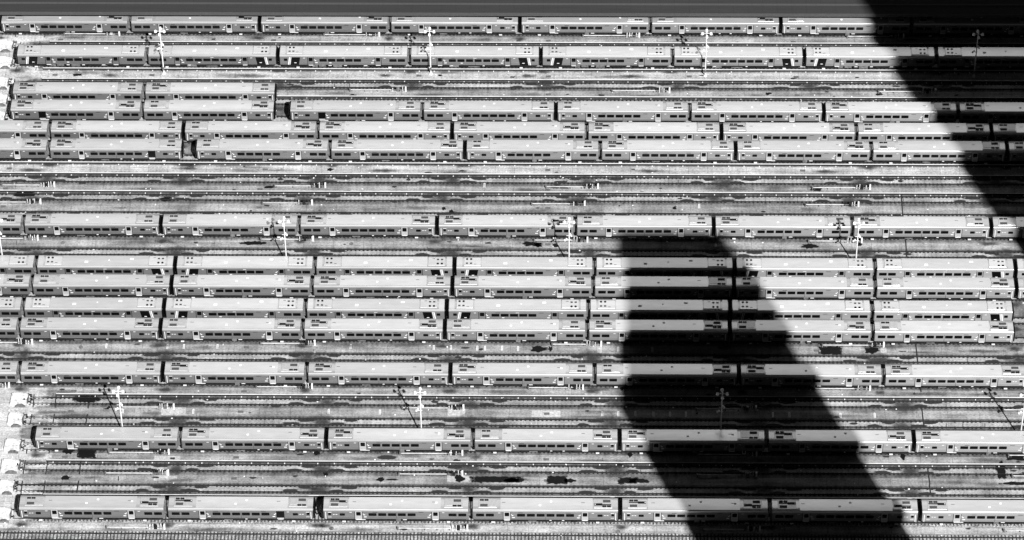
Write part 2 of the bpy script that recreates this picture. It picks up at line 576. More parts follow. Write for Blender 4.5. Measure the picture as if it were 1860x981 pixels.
def tower(name, label, C, dist, prof, depth):
    """prof: (offset across, reach of the roof shadow beyond C); walls with window bands"""
    base = Vector((C.x, C.y)) - SD * dist
    t = tag(empty(name, (base.x, base.y, 0)), label, 'tower')
    top = [(w_, (dist + r_) * TAN) for w_, r_ in prof]
    def P(w_, d_, z):
        q = SW * w_ - SD * d_
        return (q.x, q.y, z)
    mb = MB()
    poly = [(top[0][0], 0)] + top + [(top[-1][0], 0)]
    n = len(poly)
    mb.v += [P(w_, 0, z) for w_, z in poly] + [P(w_, depth, z) for w_, z in poly]
    for k in range(n):
        mb.f.append((k, (k + 1) % n, n + (k + 1) % n, n + k))
    mb.f.append(tuple(reversed(range(n)))); mb.f.append(tuple(range(n, 2 * n)))
    mb.build('wall', M['tower'], t)
    # window bands, a little proud
    wb = MB()
    w0, w1 = top[0][0], top[-1][0]
    zt = min(z for _, z in top)
    z = 6
    while z < zt - 4:
        for d_ in (-.12, depth + .02):
            i = len(wb.v)
            wb.v += [P(w0 + 1, d_, z), P(w1 - 1, d_, z), P(w1 - 1, d_, z + 2.2), P(w0 + 1, d_, z + 2.2), P(w0 + 1, d_ + .1, z), P(w1 - 1, d_ + .1, z), P(w1 - 1, d_ + .1, z + 2.2), P(w0 + 1, d_ + .1, z + 2.2)]
            for a in ((0, 1, 2, 3), (7, 6, 5, 4), (0, 4, 5, 1), (3, 2, 6, 7), (0, 3, 7, 4), (1, 5, 6, 2)):
                wb.f.append(tuple(i + q for q in a))
        for w_ in (w0 - .12, w1 + .02):
            i = len(wb.v)
            wb.v += [P(w_, 1, z), P(w_, depth - 1, z), P(w_, depth - 1, z + 2.2), P(w_, 1, z + 2.2), P(w_ + .1, 1, z), P(w_ + .1, depth - 1, z), P(w_ + .1, depth - 1, z + 2.2), P(w_ + .1, 1, z + 2.2)]
            for a in ((0, 1, 2, 3), (7, 6, 5, 4), (0, 4, 5, 1), (3, 2, 6, 7), (0, 3, 7, 4), (1, 5, 6, 2)):
                wb.f.append(tuple(i + q for q in a))
        z += 3.9
    wb.build('window_band', M['tglass'], t)
    return t


C2 = at(1124, 742, 0)
A2p, B2p = at(1120, 424, 0), at(1308, 424, 0)
def wr(p):
    d = Vector((p.x - C2.x, p.y - C2.y))
    return (d.dot(SW), d.dot(SD))
tower('office_tower', 'slender slant-topped tower casting the slanted shadow across the middle trains', C2, 150, [(0, 0), wr(A2p), wr(B2p)], 26)
E1 = at(1650, 170, 0)
tower('office_tower', 'broad tall tower casting the shadow over the upper right corner', E1, 185, [(0, 60), (70, 60)], 40)

# ------------------------------------------------------------------ railcars
CL = 25.06
PITCH = 25.91
sec = [(-1.42, 1.08), (-1.52, 1.22), (-1.545, 1.5), (-1.545, 3.12)]
arc = [(-1.545, 3.18), (-1.54, 3.32), (-1.52, 3.43), (-1.47, 3.535), (-1.40, 3.595), (-1.30, 3.632), (-.6, 3.664), (0, 3.672)]
arc = arc + [(-y, z) for y, z in reversed(arc[:-1])]


def scaled(pts, s, cz):
    return [(y * s, cz + (z - cz) * s) for y, z in pts]


def mirrorbox(mb, flip, x0, x1, *a, sk=0.0):
    if flip:
        x0, x1, sk = CL - x1, CL - x0, -sk
    return mb.box(x0, x1, *a, sk=sk)


def make_panel7(parent, flip, bar):
    t = MB().cbox(-1.6, 1.6, -1.02, 1.02, 3.5, 3.725, .02).build('equipment_panel', M['panel'], parent)
    t.location = (CL - 2.55, 0, 0) if flip else (2.55, 0, 0)
    if flip:
        t.rotation_euler = (0, 0, math.pi)
    MB().box(-1.3, -.02, -.80, -.26, 3.725, 3.795).build('vent_grille', M['vent'], t)
    for x in (-1.2, -.87, -.4, -.07):
        MB().cyl((x, .68, 3.75), (x, .68, 3.81), .2, 10).build('fan', M['bar'], t)
    if bar:
        MB().box(.12, 1.5, .0, .46, 3.725, 3.805).box(-1.45, .12, .18, .38, 3.725, 3.785).build('duct', M['bar'], t)
        MB().box(1.28, 1.42, .12, .34, 3.805, 3.825).build('duct_cap', M['white'], t)
    else:
        MB().box(.2, 1.45, -.75, .6, 3.725, 3.77).build('hatch', M['panel'], t)
    return t


def make_panel9(parent, flip):
    t = MB().cbox(-1.55, 1.55, -1.12, 1.02, 3.45, 3.755, .03).build('equipment_panel', M['roofl'], parent)
    t.location = (CL - 2.9, 0, 0) if flip else (2.9, 0, 0)
    if flip:
        t.rotation_euler = (0, 0, math.pi)
    sgn = -1 if flip else 1
    for x in (-1.0, -.25):
        MB().cyl((x, .62, 3.75), (x, .62, 3.81), .22, 12).build('fan', M['bar'], t)
        MB().box(x - .22, x + .2, -.66, -.3, 3.755, 3.785).build('vent_grille', M['vent'], t)
    MB().box(.3, .75, -.72, -.66, 3.755, 3.795).build('handrail', M['bar'], t)
    return t


def make_car(kind, right, bars, opened=None):
    """a railcar with its cab on the left, or on the right when right is True"""
    c = empty('passenger_railcar')
    st = M['steel'] if kind == 7 else M['steel9']
    flip = right
    # body: sides, floor and ends
    cx = 0
    b = MB()
    prof = sec + [(-1.51, 3.40), (-1.3, 3.58), (0, 3.62), (1.3, 3.58), (1.51, 3.40)] + [(-y, z) for y, z in reversed(sec)]
    b.prism(prof, 'x', -CL / 2, CL / 2)
    b.build('body', st, c, (CL / 2, 0, 0))
    r_ = MB()
    r_.v = [(x, y, z) for x in (-CL / 2 - .02, CL / 2 + .02) for y, z in arc]
    n = len(arc)
    r_.f = [(i, i + 1, n + i + 1, n + i) for i in range(n - 1)]
    ro = r_.build('roof', M['roof'], c, (CL / 2, 0, 0))
    for p in ro.data.polygons:
        p.use_smooth = True
    # lighter cover over the saloon
    up = [(y, z + .014) for y, z in arc[5:-5]]
    k_ = MB(); n = len(up)
    xa, xb = (4.35, CL - 4.75) if not flip else (4.75, CL - 4.35)
    if kind == 9:
        xa, xb = 4.6, CL - 4.6
    k_.v = [(x, y, z) for x in (xa, xb) for y, z in up]
    k_.f = [(i, i + 1, n + i + 1, n + i) for i in range(n - 1)]
    kc = k_.build('roof_cover', M['roofl'], c)
    for p in kc.data.polygons:
        p.use_smooth = True
    if kind == 9:
        for xa, xb in ((.05, 1.0), (CL - 1.0, CL - .05)):
            e_ = MB()
            e_.v += [(x, y, z) for x in (xa, xb) for y, z in up]
            e_.f += [(j, j + 1, n + j + 1, n + j) for j in range(n - 1)]
            e_.build('roof_end_sheet', M['roofl'], c)
        make_panel9(c, False); make_panel9(c, True)
        for x, y, sx, sy in ((9.0, -.35, .32, .2), (17.4, .45, .34, .16), (13.2, .1, .12, .1)):
            MB().box(x - sx, x + sx, y - sy, y + sy, 3.62, 3.73).build('roof_plate', M['white'], c)
    else:
        make_panel7(c, False, bars[0]); make_panel7(c, True, bars[1])
        pts = ((11.6, -.35), (13.55, .5), (19.5, .1)) if not flip else ((11.6, -.35), (13.5, .5))
        for x, y in pts:
            MB().box(x - .2, x + .2, y - .15, y + .15, 3.62, 3.72).build('roof_plate', M['white'], c)
        for x in (5.3, CL - 6.0):
            MB().box(x - .3, x + .3, .18, .26, 3.62, 3.71).build('roof_vent', M['vent'], c)
    Y = -1.545
    if kind == 7:
        if not flip:
            wins = [(7.81, 9.11), (9.50, 10.80), (11.2, 12.5), (12.9, 14.2), (14.6, 15.9), (21.7, 23.0), (23.4, 24.7)]
            doors = [(5.43, 6.65), (18.78, 20.0)]
        else:
            wins = [(.57, 1.87), (2.27, 3.57), (7.67, 8.97), (9.37, 10.67), (11.07, 12.37), (12.77, 14.07), (14.47, 15.77), (16.17, 17.47)]
            doors = [(5.29, 6.45), (18.8, 20.0)]
        single = (2.78, 3.68); cabw = (.76, 1.28)
        if flip:
            single, cabw = (CL - 3.5, CL - 2.6), (CL - 1.1, CL - .6)
    else:
        if not flip:
            wins = [(7.81, 9.17), (9.50, 10.86), (11.2, 12.58), (12.9, 14.26), (14.57, 15.93), (21.6, 22.95), (23.25, 24.6)]
            doors = [(5.5, 6.6), (18.75, 19.9)]
        else:
            wins = [(.4, 1.72), (2.07, 3.4), (7.4, 8.72), (9.1, 10.42), (10.8, 12.1), (12.5, 13.8), (14.2, 15.5), (15.85, 17.2)]
            doors = [(5.1, 6.15), (18.4, 19.5)]
        single = None; cabw = (.75, 1.45) if not flip else (CL - 1.45, CL - .75)
    wz = (1.98, 2.70)
    def win(x0, x1, z0, z1, par=c, name='window'):
        q = .09
        poly = [(x0 + q, z0), (x1 - q, z0), (x1, z0 + q), (x1, z1 - q), (x1 - q, z1), (x0 + q, z1), (x0, z1 - q), (x0, z0 + q)]
        return MB().prism(poly, 'y', Y - .012, Y + .03).build(name, M['glass'], par)
    for x0, x1 in wins:
        win(x0 - .05, x1 + .05, *wz)
    if single:
        win(*single, 2.02, 2.62)
    win(*cabw, 2.15, 2.78, name='cab_window')
    for di, (x0, x1) in enumerate(doors):
        if opened == di:
            # door slid away: black panel painted in for the unlit interior, pale sill
            d = MB().box(x0, x1, Y - .008, Y + .02, 1.42, 3.1).build('doorway', M['black'], c)
            MB().box(x0, x1, Y - .05, Y + .02, 1.12, 1.40).build('sill', M['door'], d)
        else:
            d = MB().box(x0, x1, Y - .014, Y + .02, 1.12, 3.12).build('door', M['door'] if kind == 7 else st, c)
            xm = (x0 + x1) / 2
            win(xm - .40, xm + .40, 2.08, 3.0, d, 'door_window').location = (0, -.016, 0)
        for xf in (x0 - .10, x1 + .003):
            MB().box(xf, xf + .097, Y - .02, Y + .02, 1.12, 3.14).build('door_frame', M['black'], d)
        MB().box(x0 + .12, x1 - .12, Y - .07, Y + .0, 1.03, 1.11).build('door_step', M['wlight'], d)
        # marks beside the doors
        sgn = 1 if di == 0 else -1
        xe = x1 if di == 0 else x0
        for dx, z, l_ in ((.55, 1.72, .24), (.40, 2.25, .13), (.22, 2.45, .08)):
            xc = xe + sgn * dx
            MB().box(xc - l_, xc + l_, Y - .02, Y + .0, z - .075, z + .075).build('side_plate', M['white'], c)
        xc = xe - sgn * (x1 - x0 + .75)
        MB().box(xc - .2, xc + .2, Y - .015, Y, 2.86, 2.95).build('marker_light', M['white'], c)
    # destination strips under the eave
    for x in ((8.9, 16.9) if not flip else (8.2, 16.5)):
        MB().box(x - .42, x + .42, Y - .012, Y, 2.90, 2.99).build('louvre', M['bar'], c)
    # lower skirt line
    MB().box(.1, CL - .1, Y - .006, Y + .01, 1.50, 1.55).build('skirt_line', M['vent'], c)
    MB().box(12.55, 12.62, Y - .008, Y, 1.2, 2.9).build('side_seam', M['vent'], c)
    if kind == 7:
        for x in (1.75, 2.2):
            q = x if not flip else CL - x
            MB().box(q - .15, q + .15, Y - .015, Y, 2.28, 2.38).build('number_plate', M['white'], c)
        x0, x1 = (.75, 1.35) if not flip else (CL - 1.2, CL - .6)
        MB().box(x0, x1, Y - .015, Y, 2.82, 2.92).build('cab_trim', M['white'], c)
        MB().box(x0, x1, Y - .015, Y, 1.62, 1.70).build('cab_trim', M['wlight'], c)
        q = .35 if not flip else CL - .35
        MB().box(q - .06, q + .06, Y - .03, Y, 1.15, 2.95).build('grab_rail', M['wlight'], c)
    else:
        sl_ = .3
        o = MB(); mirrorbox(o, flip, 2.35, 4.0, Y - .012, Y + .02, 1.2, 3.1, sk=-sl_); o.build('black_band', M['black'], c)
        o = MB(); mirrorbox(o, flip, 1.82, 2.0, Y - .012, Y + .02, 1.2, 3.1, sk=-sl_); o.build('white_stripe', M['white'], c)
        o = MB(); mirrorbox(o, flip, 2.12, 2.24, Y - .012, Y + .02, 1.2, 3.1, sk=-sl_); o.build('grey_stripe', M['wlight'], c)
        for x in ((9.9, 3.0) if not flip else (9.9, CL - 3.0)):
            MB().box(x - .22, x + .22, Y - .02, Y, 1.62, 1.76).build('side_plate', M['white'], c)
        MB().box(12.2, 12.8, Y - .012, Y, 2.92, 3.0).build('marker_light', M['wlight'], c)
    # cab front: a black bulging nose with a windscreen
    base = prof
    nose = MB()
    rings = [(0.002, 1.0), (.16, .975), (.30, .90), (.38, .76)]
    m_ = len(base)
    for x, s_ in rings:
        xx = -x if not flip else CL + x
        nose.v += [(xx, y, z) for y, z in scaled(base, s_, 2.1)]
    for j in range(len(rings) - 1):
        for i in range(m_):
            nose.f.append((j * m_ + i, j * m_ + (i + 1) % m_, (j + 1) * m_ + (i + 1) % m_, (j + 1) * m_ + i))
    nose.f.append(tuple(range(3 * m_, 4 * m_)))
    no = nose.build('cab_front', M['black'], c)
    for y0, y1 in ((-1.0, -.38), (.38, 1.0)):
        o = MB(); mirrorbox(o, flip, -.405, -.36, y0, y1, 2.25, 2.95); o.build('windscreen', M['glass'], no)
    for y in (-.8, .8):
        o = MB(); mirrorbox(o, flip, -.42, -.35, y - .14, y + .14, 1.35, 1.5); o.build('headlight', M['wlight'], no)
    # gangway diaphragm at the inner end, couplers at both
    o = MB()
    mirrorbox(o, flip, CL + .002, CL + .34, -.62, -.42, 1.15, 3.25)
    mirrorbox(o, flip, CL + .002, CL + .34, .42, .62, 1.15, 3.25)
    mirrorbox(o, flip, CL + .002, CL + .34, -.62, .62, 3.25, 3.42)
    o.build('gangway', M['mid'], c)
    for y_ in (-1.4, 1.28):
        o = MB(); mirrorbox(o, flip, CL + .002, CL + .1, y_, y_ + .12, 1.2, 3.0); o.build('handrail', M['mid'], c)
    for xa, xb in ((-.42, -.02), (CL + .02, CL + .42)):
        MB().box(xa, xb, -.18, .18, .72, 1.02).build('coupler', M['dark'], c)
    # bogies
    for x in (3.45, CL - 3.45):
        bo = MB().box(-1.75, 1.75, -1.28, -1.08, .5, .92).box(-1.75, 1.75, 1.08, 1.28, .5, .92).box(-.3, .3, -1.08, 1.08, .5, 1.05).box(-.5, .5, -1.36, -1.28, .42, .8).build('bogie', M['dark'], c, (x, 0, 0))
        for xx in (-1.1, 1.1):
            for s in (-1, 1):
                MB().cyl((xx, s * .70, .62), (xx, s * .82, .62), .44, 14).build('wheel', M['rail'], bo)
        MB().box(-.30, .30, -1.62, -1.37, .40, .50).build('collector_shoe', M['wlight'], bo)
    # equipment under the floor
    x = 6.3
    rr = random.Random(kind * 10 + int(flip))
    while x < CL - 7.0:
        l_ = rr.uniform(.7, 2.2)
        z0 = rr.choice((.32, .4, .5, .36))
        MB().cbox(x, x + l_, -1.36 + rr.uniform(0, .12), 1.36, z0, 1.06, .02).build('equipment_box', M[rr.choice(('dark', 'dark', 'mid', 'dark'))], c)
        if rr.random() < .35:
            MB().box(x + .2, x + .2 + rr.uniform(.3, .7), -1.42, -1.37, .8, .92).build('box_label', M['wlight'], c)
        x += l_ + rr.uniform(.15, .5)
    MB().box(.3, CL - .3, -1.3, 1.3, .66, 1.075).build('underframe', M['dark'], c)
    return c


ROWS = [  # key, kind, x of the reference gap, index of that gap, cars, phrase
    ('A', 7, -88.31, 1, 8, 'the top train by the dark shed', {}),
    ('B', 9, -84.06, 1, 8, 'the black-banded train second from the top', {}),
    ('C', 7, None, 1, 2, 'the upper of the paired two-car trains', {}),
    ('D', 7, None, 1, 2, 'the lower of the paired two-car trains', {0: 0}),
    ('D', 7, -29.18, 1, 6, 'the long train right of the two-car pair', {0: 0}),
    ('E', 7, -100.95, 1, 9, 'the fifth row of trains from the top', {}),
    ('F', 7, None, 1, 2, 'the short left train in the sixth row', {1: 1}),
    ('F', 7, -46.55, 1, 7, 'the long right train in the sixth row', {}),
    ('G', 7, -103.10, 1, 9, 'the seventh row, between open tracks', {}),
    ('H', 9, -99.53, 1, 9, 'the eighth row, the upper black-banded middle train', {}),
    ('I', 7, -99.78, 1, 9, 'the ninth row, between two black-banded trains', {}),
    ('J', 9, -100.66, 1, 8, 'the tenth row, the lowest black-banded train', {}),
    ('K', 7, -100.87, 1, 8, 'the eleventh row, under the lowest black-banded train', {}),
    ('L', 7, -99.56, 1, 8, 'the twelfth row from the top', {}),
    ('M', 7, -69.26, 1, 7, 'the thirteenth row, second from the bottom', {}),
    ('N', 7, None, 1, 2, 'the short left train of the bottom row', {1: 1}),
    ('N', 7, -17.46, 1, 5, 'the long right train of the bottom row', {}),
]
GX = {'C': at(261, 168, 3.4).x, 'D': at(258, 200, 3.4).x, 'F': at(87.7, 271, 3.4).x, 'N': at(301.4, 925, 3.4).x}
protos = {}
used = set()


def in_shadow(x, y):
    p = Vector((x, y)) - Vector((E1.x, E1.y))
    if p.dot(SW) > 0 and p.dot(SD) < 60:
        return True
    p = Vector((x, y)) - Vector((C2.x, C2.y))
    wv, dv = p.dot(SW), p.dot(SD)
    wa, ra = wr(A2p); wb_, rb = wr(B2p)
    if 0 < wv < wb_:
        lim = ra * wv / wa if wv < wa else rb
        return dv < lim
    return False


for key, kind, gx, gi, n, phrase, opens in ROWS:
    if gx is None:
        gx = GX[key]
    y = TR[key]
    for i in range(n):
        right = (i % 2 == 1)
        bars = (rnd.random() < .55, rnd.random() < .5) if kind == 7 else (False, False)
        op = opens.get(i)
        pk = (kind, right, bars, op)
        if pk not in protos:
            protos[pk] = make_car(*pk)
        if pk in used:
            c = dup(protos[pk])
        else:
            c = protos[pk]; used.add(pk)
            kids(c)
            for ch in kids(c):
                kids(ch)
        xl = gx + (i - gi) * PITCH + (PITCH - CL) / 2
        c.location = (xl, y + rnd.uniform(-.02, .02), .12)
        sh_ = in_shadow(xl + CL / 2, y)
        look = 'silver railcar'
        if kind == 9:
            look = 'black-ended railcar'
        if sh_:
            look = 'shaded ' + look
        if op is not None:
            look += ' with open door'
        tag(c, '%s, %s in %s' % (look, nth(i, n), phrase), 'train car', 'cars of ' + phrase)

# ------------------------------------------------------------------ lamp posts
HL = 11.6


def make_lamp():
    t = empty('lamp_post')
    MB().box(-.28, .28, -.28, .28, 0, .25).build('base', M['wlight'], t)
    MB().cyl((0, 0, .25), (0, 0, HL - .3), .14, 10, .09).build('pole', M['wlight'], t)
    MB().cyl((-.78, 0, HL - .5), (.78, 0, HL - .5), .05, 6).cyl((0, -.9, HL - .5), (0, .9, HL - .5), .05, 6).cyl((0, 0, HL - .5), (0, 0, HL - .2), .14, 8).build('cross_arm', M['wlight'], t)
    for x, y in ((-.85, 0), (.85, 0), (0, -.95), (0, .95)):
        h = MB().cyl((x, y, HL - .72), (x, y, HL - .32), .30, 12, .22).cyl((x, y, HL - .32), (x, y, HL - .2), .22, 12, .06).build('lamp_head', M['white'], t)
        MB().cyl((x, y, HL - .76), (x, y, HL - .725), .24, 12).build('lens', M['wlight'], h)
    b = None
    for xa, xb, z_ in ((-.7, .3, 6.55), (-.5, .45, 7.6)):
        b = MB().cyl((xa, 0, z_), (xb, 0, z_), .05, 6).build('bracket', M['wlight'], t)
    for x, z in ((.42, 7.62), (-.75, 6.5), (-.45, 6.75), (.2, 7.95)):
        MB().box(x - .14, x + .14, -.22, .12, z - .12, z + .12).build('loudspeaker', M['white'], b)
    MB().box(-.16, .16, -.32, -.17, 1.2, 1.9).build('switch_box', M['mid'], t)
    return t


LROW = [('on the light walkway below the second train', [at(298, 134.2).to_tuple(), at(782.6, 134.8).to_tuple(), at(1280.8, 138.5).to_tuple(), at(1768.6, 140).to_tuple()]),
        ('in the row above the eighth train', [(at(px, pv, HL).x, 1.25, 0) for px, pv in ((-6, 396), (514.7, 400), (1033.8, 402.6), (1560.6, 404))]),
        ('in the row above the thirteenth train', [(-79.9, -42.25, 0), (-26.7, -42.25, 0), (26.45, -42.25, 0), (79.6, -42.25, 0)])]
lamp0 = make_lamp()
kids(lamp0)
for ch in kids(lamp0):
    kids(ch)
fl = True
for ph, pts in LROW:
    for i, p in enumerate(pts):
        c = lamp0 if fl else dup(lamp0)
        fl = False
        c.location = p
        tag(c, 'white four-headed lamp post, %s %s' % (nth(i, len(pts)), ph), 'lamp post', 'tall lamp posts between the tracks')

# ------------------------------------------------------------------ buffer stops
def make_buffer(l_, rr):
    t = empty('buffer_stop')
    poly = [(-l_, -1.2), (-l_ * .45, -1.25), (-l_ * .42, -.95), (-l_ * .2, -1.0), (-l_ * .16, -.55), (-l_ * .4, -.45), (-l_ * .4, .45), (-l_ * .1, .5), (-l_ * .14, 1.0), (-l_ * .4, 1.15), (-l_, 1.2)]
    poly = [(x + rr.uniform(-.12, .12), y + rr.uniform(-.08, .08)) for x, y in poly]
    MB().prism(poly, 'z', 0, .62).build('block', M['buffer'], t)
    MB().prism([(-l_ * .78, 0), (-l_ * .22, 0), (-l_ * .38, .52), (-l_ * .6, .52)], 'y', -1.75, -1.3).build('shade_wedge', M['mid'], t)  # dark wedge added for the shade of a triangular recess
    for y in (-.8, .8):
        b_ = MB().cyl((-.3, y, .55), (.2, y, .55), .12, 10).build('buffer', M['bar'], t)
        MB().cyl((.2, y, .55), (.27, y, .55), .24, 12).build('buffer_plate', M['mid'], b_)
    MB().box(-.42, -.3, -1.1, 1.1, .3, .74).build('beam', M['mid'], t)
    MB().cbox(-l_ * .9, -l_ * .5, .45, 1.05, .621, .95, .04).build('cabinet', M['wlight'], t)
    for i in range(5):
        x, y = rr.uniform(-l_ * .5, .2), rr.uniform(-1.1, 1.1)
        MB().cbox(x, x + rr.uniform(.15, .5), y, y + rr.uniform(.1, .3), 0, rr.uniform(.15, .5), .02).build('spare_iron', M[rr.choice(('dark', 'wlight', 'dark'))], t)
    return t


for k, (pa, pb, pv) in BUF.items():
    a, b = at(pa, pv, .5).x, at(pb, pv, .5).x
    t = make_buffer(b - a, random.Random(k))
    t.location = (b, TR[k], .06)
    tag(t, 'whitewashed buffer stop at the left end of ' + TRN[k], 'buffer stop', 'buffer stops at the left track ends')

# ------------------------------------------------------------------ service pipes on the walkways
def make_pipe(l_, seed):
    rr = random.Random(seed)
    t = empty('service_pipe')
    MB().cyl((0, 0, .42), (l_, 0, .42), .085, 8).build('pipe', M['pipe'], t)
    n = max(3, int(l_ / 1.7))
    for i in range(n):
        x = .3 + i * (l_ - .6) / (n - 1)
        MB().box(x - .06, x + .06, -.14, .14, 0, .40).build('support', M['mid'], t)
    r = MB().cyl((l_, 0, .42), (l_ + 2.9, 0, .42), .06, 6).build('manifold', M['mid'], t)
    for x in (.25, .75, 1.35, 1.7, 2.1, 2.6):
        x += rr.uniform(-.1, .1); h = rr.uniform(.7, 1.25)
        MB().cyl((l_ + x, rr.uniform(-.1, .25), 0), (l_ + x + .05, .15, h), .075, 6).build('standpipe', M['wlight'] if rr.random() < .6 else M['dark'], r)
    MB().cbox(l_ + 1.0, l_ + 1.5, -.1, .3, 0, .9, .03).build('valve_box', M[rr.choice(('dark', 'mid'))], t)
    MB().cbox(l_ + 2.65, l_ + 2.95, -.15, .35, 0, 1.05, .03).build('cabinet', M['wlight'], t)
    MB().box(-.25, .02, -.2, .2, 0, .6).build('end_box', M['mid'], t)
    return t


PIPES = [('on the walkway below the top train', 66, [(118, 218), (590, 690), (1060, 1162), (1540, 1642)]),
         ('on the walkway above the long fourth-row train', 166, [(637, 738), (1113, 1217), (1597, 1700)]),
         ('between the two open central tracks', 341, [(5, 100), (500, 592), (993, 1087), (1477, 1581)]),
         ('on the walkway above the seventh train', 372, [(-30, 75), (478, 568), (967, 1063), (1464, 1560)]),
         ('on the walkway below the seventh train', 438, [(-40, 70), (475, 570), (972, 1068), (1470, 1566)]),
         ('on the walkway below the eleventh train', 627, [(-40, 60), (475, 573), (1004, 1093), (1495, 1606)]),
         ('on the walkway below the twelfth train', 706, [(-90, 18), (467, 568), (961, 1060), (1480, 1581)]),
         ('between the open tracks below the twelfth train', 743.5, [(222, 317), (732, 843), (1266, 1374), (1823, 1930)]),
         ('on the walkway below the thirteenth train', 826, [(199, 308), (728, 841), (1268, 1375), (1833, 1940)]),
         ('between the open tracks below the thirteenth train', 863.5, [(193, 307), (726, 841), (1268, 1375), (1840, 1950)]),
         ('on the platform at the bottom edge', 962, [(195, 300), (724, 850), (1277, 1381), (1825, 1935)])]
sd = 0
for ph, pv, seg in PIPES:
    for i, (a, b) in enumerate(seg):
        pA, pB = at(a, pv + a * .0033 - 2.6, .1), at(b, pv + b * .0033 - 2.6, .1)
        t = make_pipe(pB.x - pA.x - 2.9, sd); sd += 1
        t.location = (pA.x, pA.y, .05)
        tag(t, 'white service pipe with standpipes, %s %s' % (nth(i, len(seg)), ph), 'service pipe', 'service pipes on the walkways')

# ------------------------------------------------------------------ drains and manholes
DR = [('on the walkway below the top train', [(110, 72), (497, 73), (996, 74), (1441, 76)]), ('on the light walkway under the second train', [(100, 136), (276, 136.5), (761, 137.5), (1252, 139), (1446, 140), (996, 139)]),
      ('on the walkway above the fourth row', [(996, 171.5), (1448, 173)]), ('on the light walkway below the sixth train', [(17, 306), (482, 308), (995, 309), (1458, 310)]),
      ('between the two open central tracks', [(10, 342.5), (472, 343.5), (995, 345)]), ('on the walkway above the seventh train', [(6, 375), (471, 377), (995, 378), (1462, 380)]),
      ('on the walkway below the seventh train', [(995, 444), (1468, 447)]), ('on the walkway below the eleventh train', [(448, 631), (994, 634), (1483, 637)]),
      ('on the walkway below the twelfth train', [(134, 710), (443, 711)]), ('between the open tracks below the twelfth train', [(129, 747), (437, 748), (993, 751.5)]),
      ('on the walkway below the thirteenth train', [(118, 830), (429, 831), (992, 834.5)]), ('between the open tracks below the thirteenth train', [(425, 869), (993, 873)])]
dm = MB().box(-.5, .5, -.29, .29, -.01, .012).mesh('drain_frame', M['mid'])
gm = MB()
for i in range(9):
    x = -.42 + i * .105
    gm.box(x - .03, x + .03, -.24, .24, .012, .02)
gmm = gm.mesh('grating', M['grate'])
for ph, pts in DR:
    for i, (px, pv) in enumerate(sorted(pts)):
        p = at(px, pv, .05)
        o = bpy.data.objects.new('drain_cover', dm); col.objects.link(o); o.location = (p.x, p.y, .055)
        g = bpy.data.objects.new('grating', gmm); col.objects.link(g); g.parent = o
        tag(o, 'dark rectangular drain cover, %s %s' % (nth(i, len(pts)), ph), 'drain cover', 'drain covers on the walkways')
MH = [('below the seventh train, left of the first lamp', 114, 441), ('below the seventh train, right of a lamp', 638, 443), ('at the left below the eleventh train', 147, 630.5), ('left end of the bottom platform', 35, 954), ('mid-left on the bottom platform', 602, 960), ('in the middle of the bottom platform', 1122, 965.5)]
mm = MB().cyl((0, 0, -.01), (0, 0, .015), .42, 18).mesh('manhole_cover', M['mid'])
for ph, px, pv in MH:
    p = at(px, pv, .05)
    o = bpy.data.objects.new('manhole_cover', mm); col.objects.link(o); o.location = (p.x, p.y, .055)
    tag(o, 'round iron manhole cover ' + ph, 'manhole cover', 'manhole covers in the walkways')

# ------------------------------------------------------------------ marks on the concrete
def patch(lst, x, y, rx, ry, z, n=18, jag=.18, sq=False):
    lst.append((x, y, rx, ry, z, n, jag, sq))


def build_marks(name, lst, m):
    me = bpy.data.meshes.new(name)
    v, f, uv = [], [], []
    for x, y, rx, ry, z, n, jag, sq in lst:
        i = len(v)
        v.append((x, y, z)); uv.append((0, 0))
        for k in range(n):
            t = 2 * math.pi * k / n
            q = 1 + rnd.uniform(-jag, jag)
            cx_, sy_ = math.cos(t), math.sin(t)
            if sq:
                s_ = 1 / max(abs(cx_), abs(sy_)); cx_ *= s_; sy_ *= s_
                q = 1 + rnd.uniform(-.04, .04)
            v.append((x + cx_ * rx * q, y + sy_ * ry * q, z)); uv.append((math.cos(t) * (.82 if sq else 1), math.sin(t) * (.82 if sq else 1)))
        for k in range(n):
            f.append((i, i + 1 + k, i + 1 + (k + 1) % n))
    me.from_pydata(v, [], f)
    l = me.uv_layers.new(name='UVMap')
    for lp in me.loops:
        l.data[lp.index].uv = uv[lp.vertex_index]
    me.materials.append(m)
    o = bpy.data.objects.new(name, me)
    col.objects.link(o)
    tag(o, kind='structure')
    return o


oil, grime, wet, faint = [], [], [], []
SC = {'T3': (748, 155), 'T7': (820, 327), 'T8': (799, 360), 'T10': (817, 460), 'T15': (815, 650), 'T17': (853, 731), 'T18': (846, 767), 'T19': (850, 851), 'T20': (848, 890), 'G2': (826, 390)}
for k, (px, pv) in SC.items():
    xc = at(px, pv).x
    for j in range(-5, 5):
        c = xc + j * PITCH
        if c < xend(k) + 6 or c > X1:
            continue
        y = TR[k]
        for dx, yy in ((-5.0, -.42), (2.9, -.42), (-2.4, .36), (5.3, .36)):
            patch(oil, c + dx + rnd.uniform(-.3, .3), y + yy, rnd.uniform(1.2, 1.75), rnd.uniform(.32, .45), .014 if yy < 0 else .018)
        patch(grime, c + .2, y + rnd.uniform(-.6, .2), rnd.uniform(2.8, 4.2), rnd.uniform(2.2, 3.2), .062, 24, .05)
        if rnd.random() < .5:
            patch(oil, c + rnd.uniform(-9, 9), y + rnd.choice((-1.1, .1)), rnd.uniform(.4, .9), rnd.uniform(.2, .4), .022)
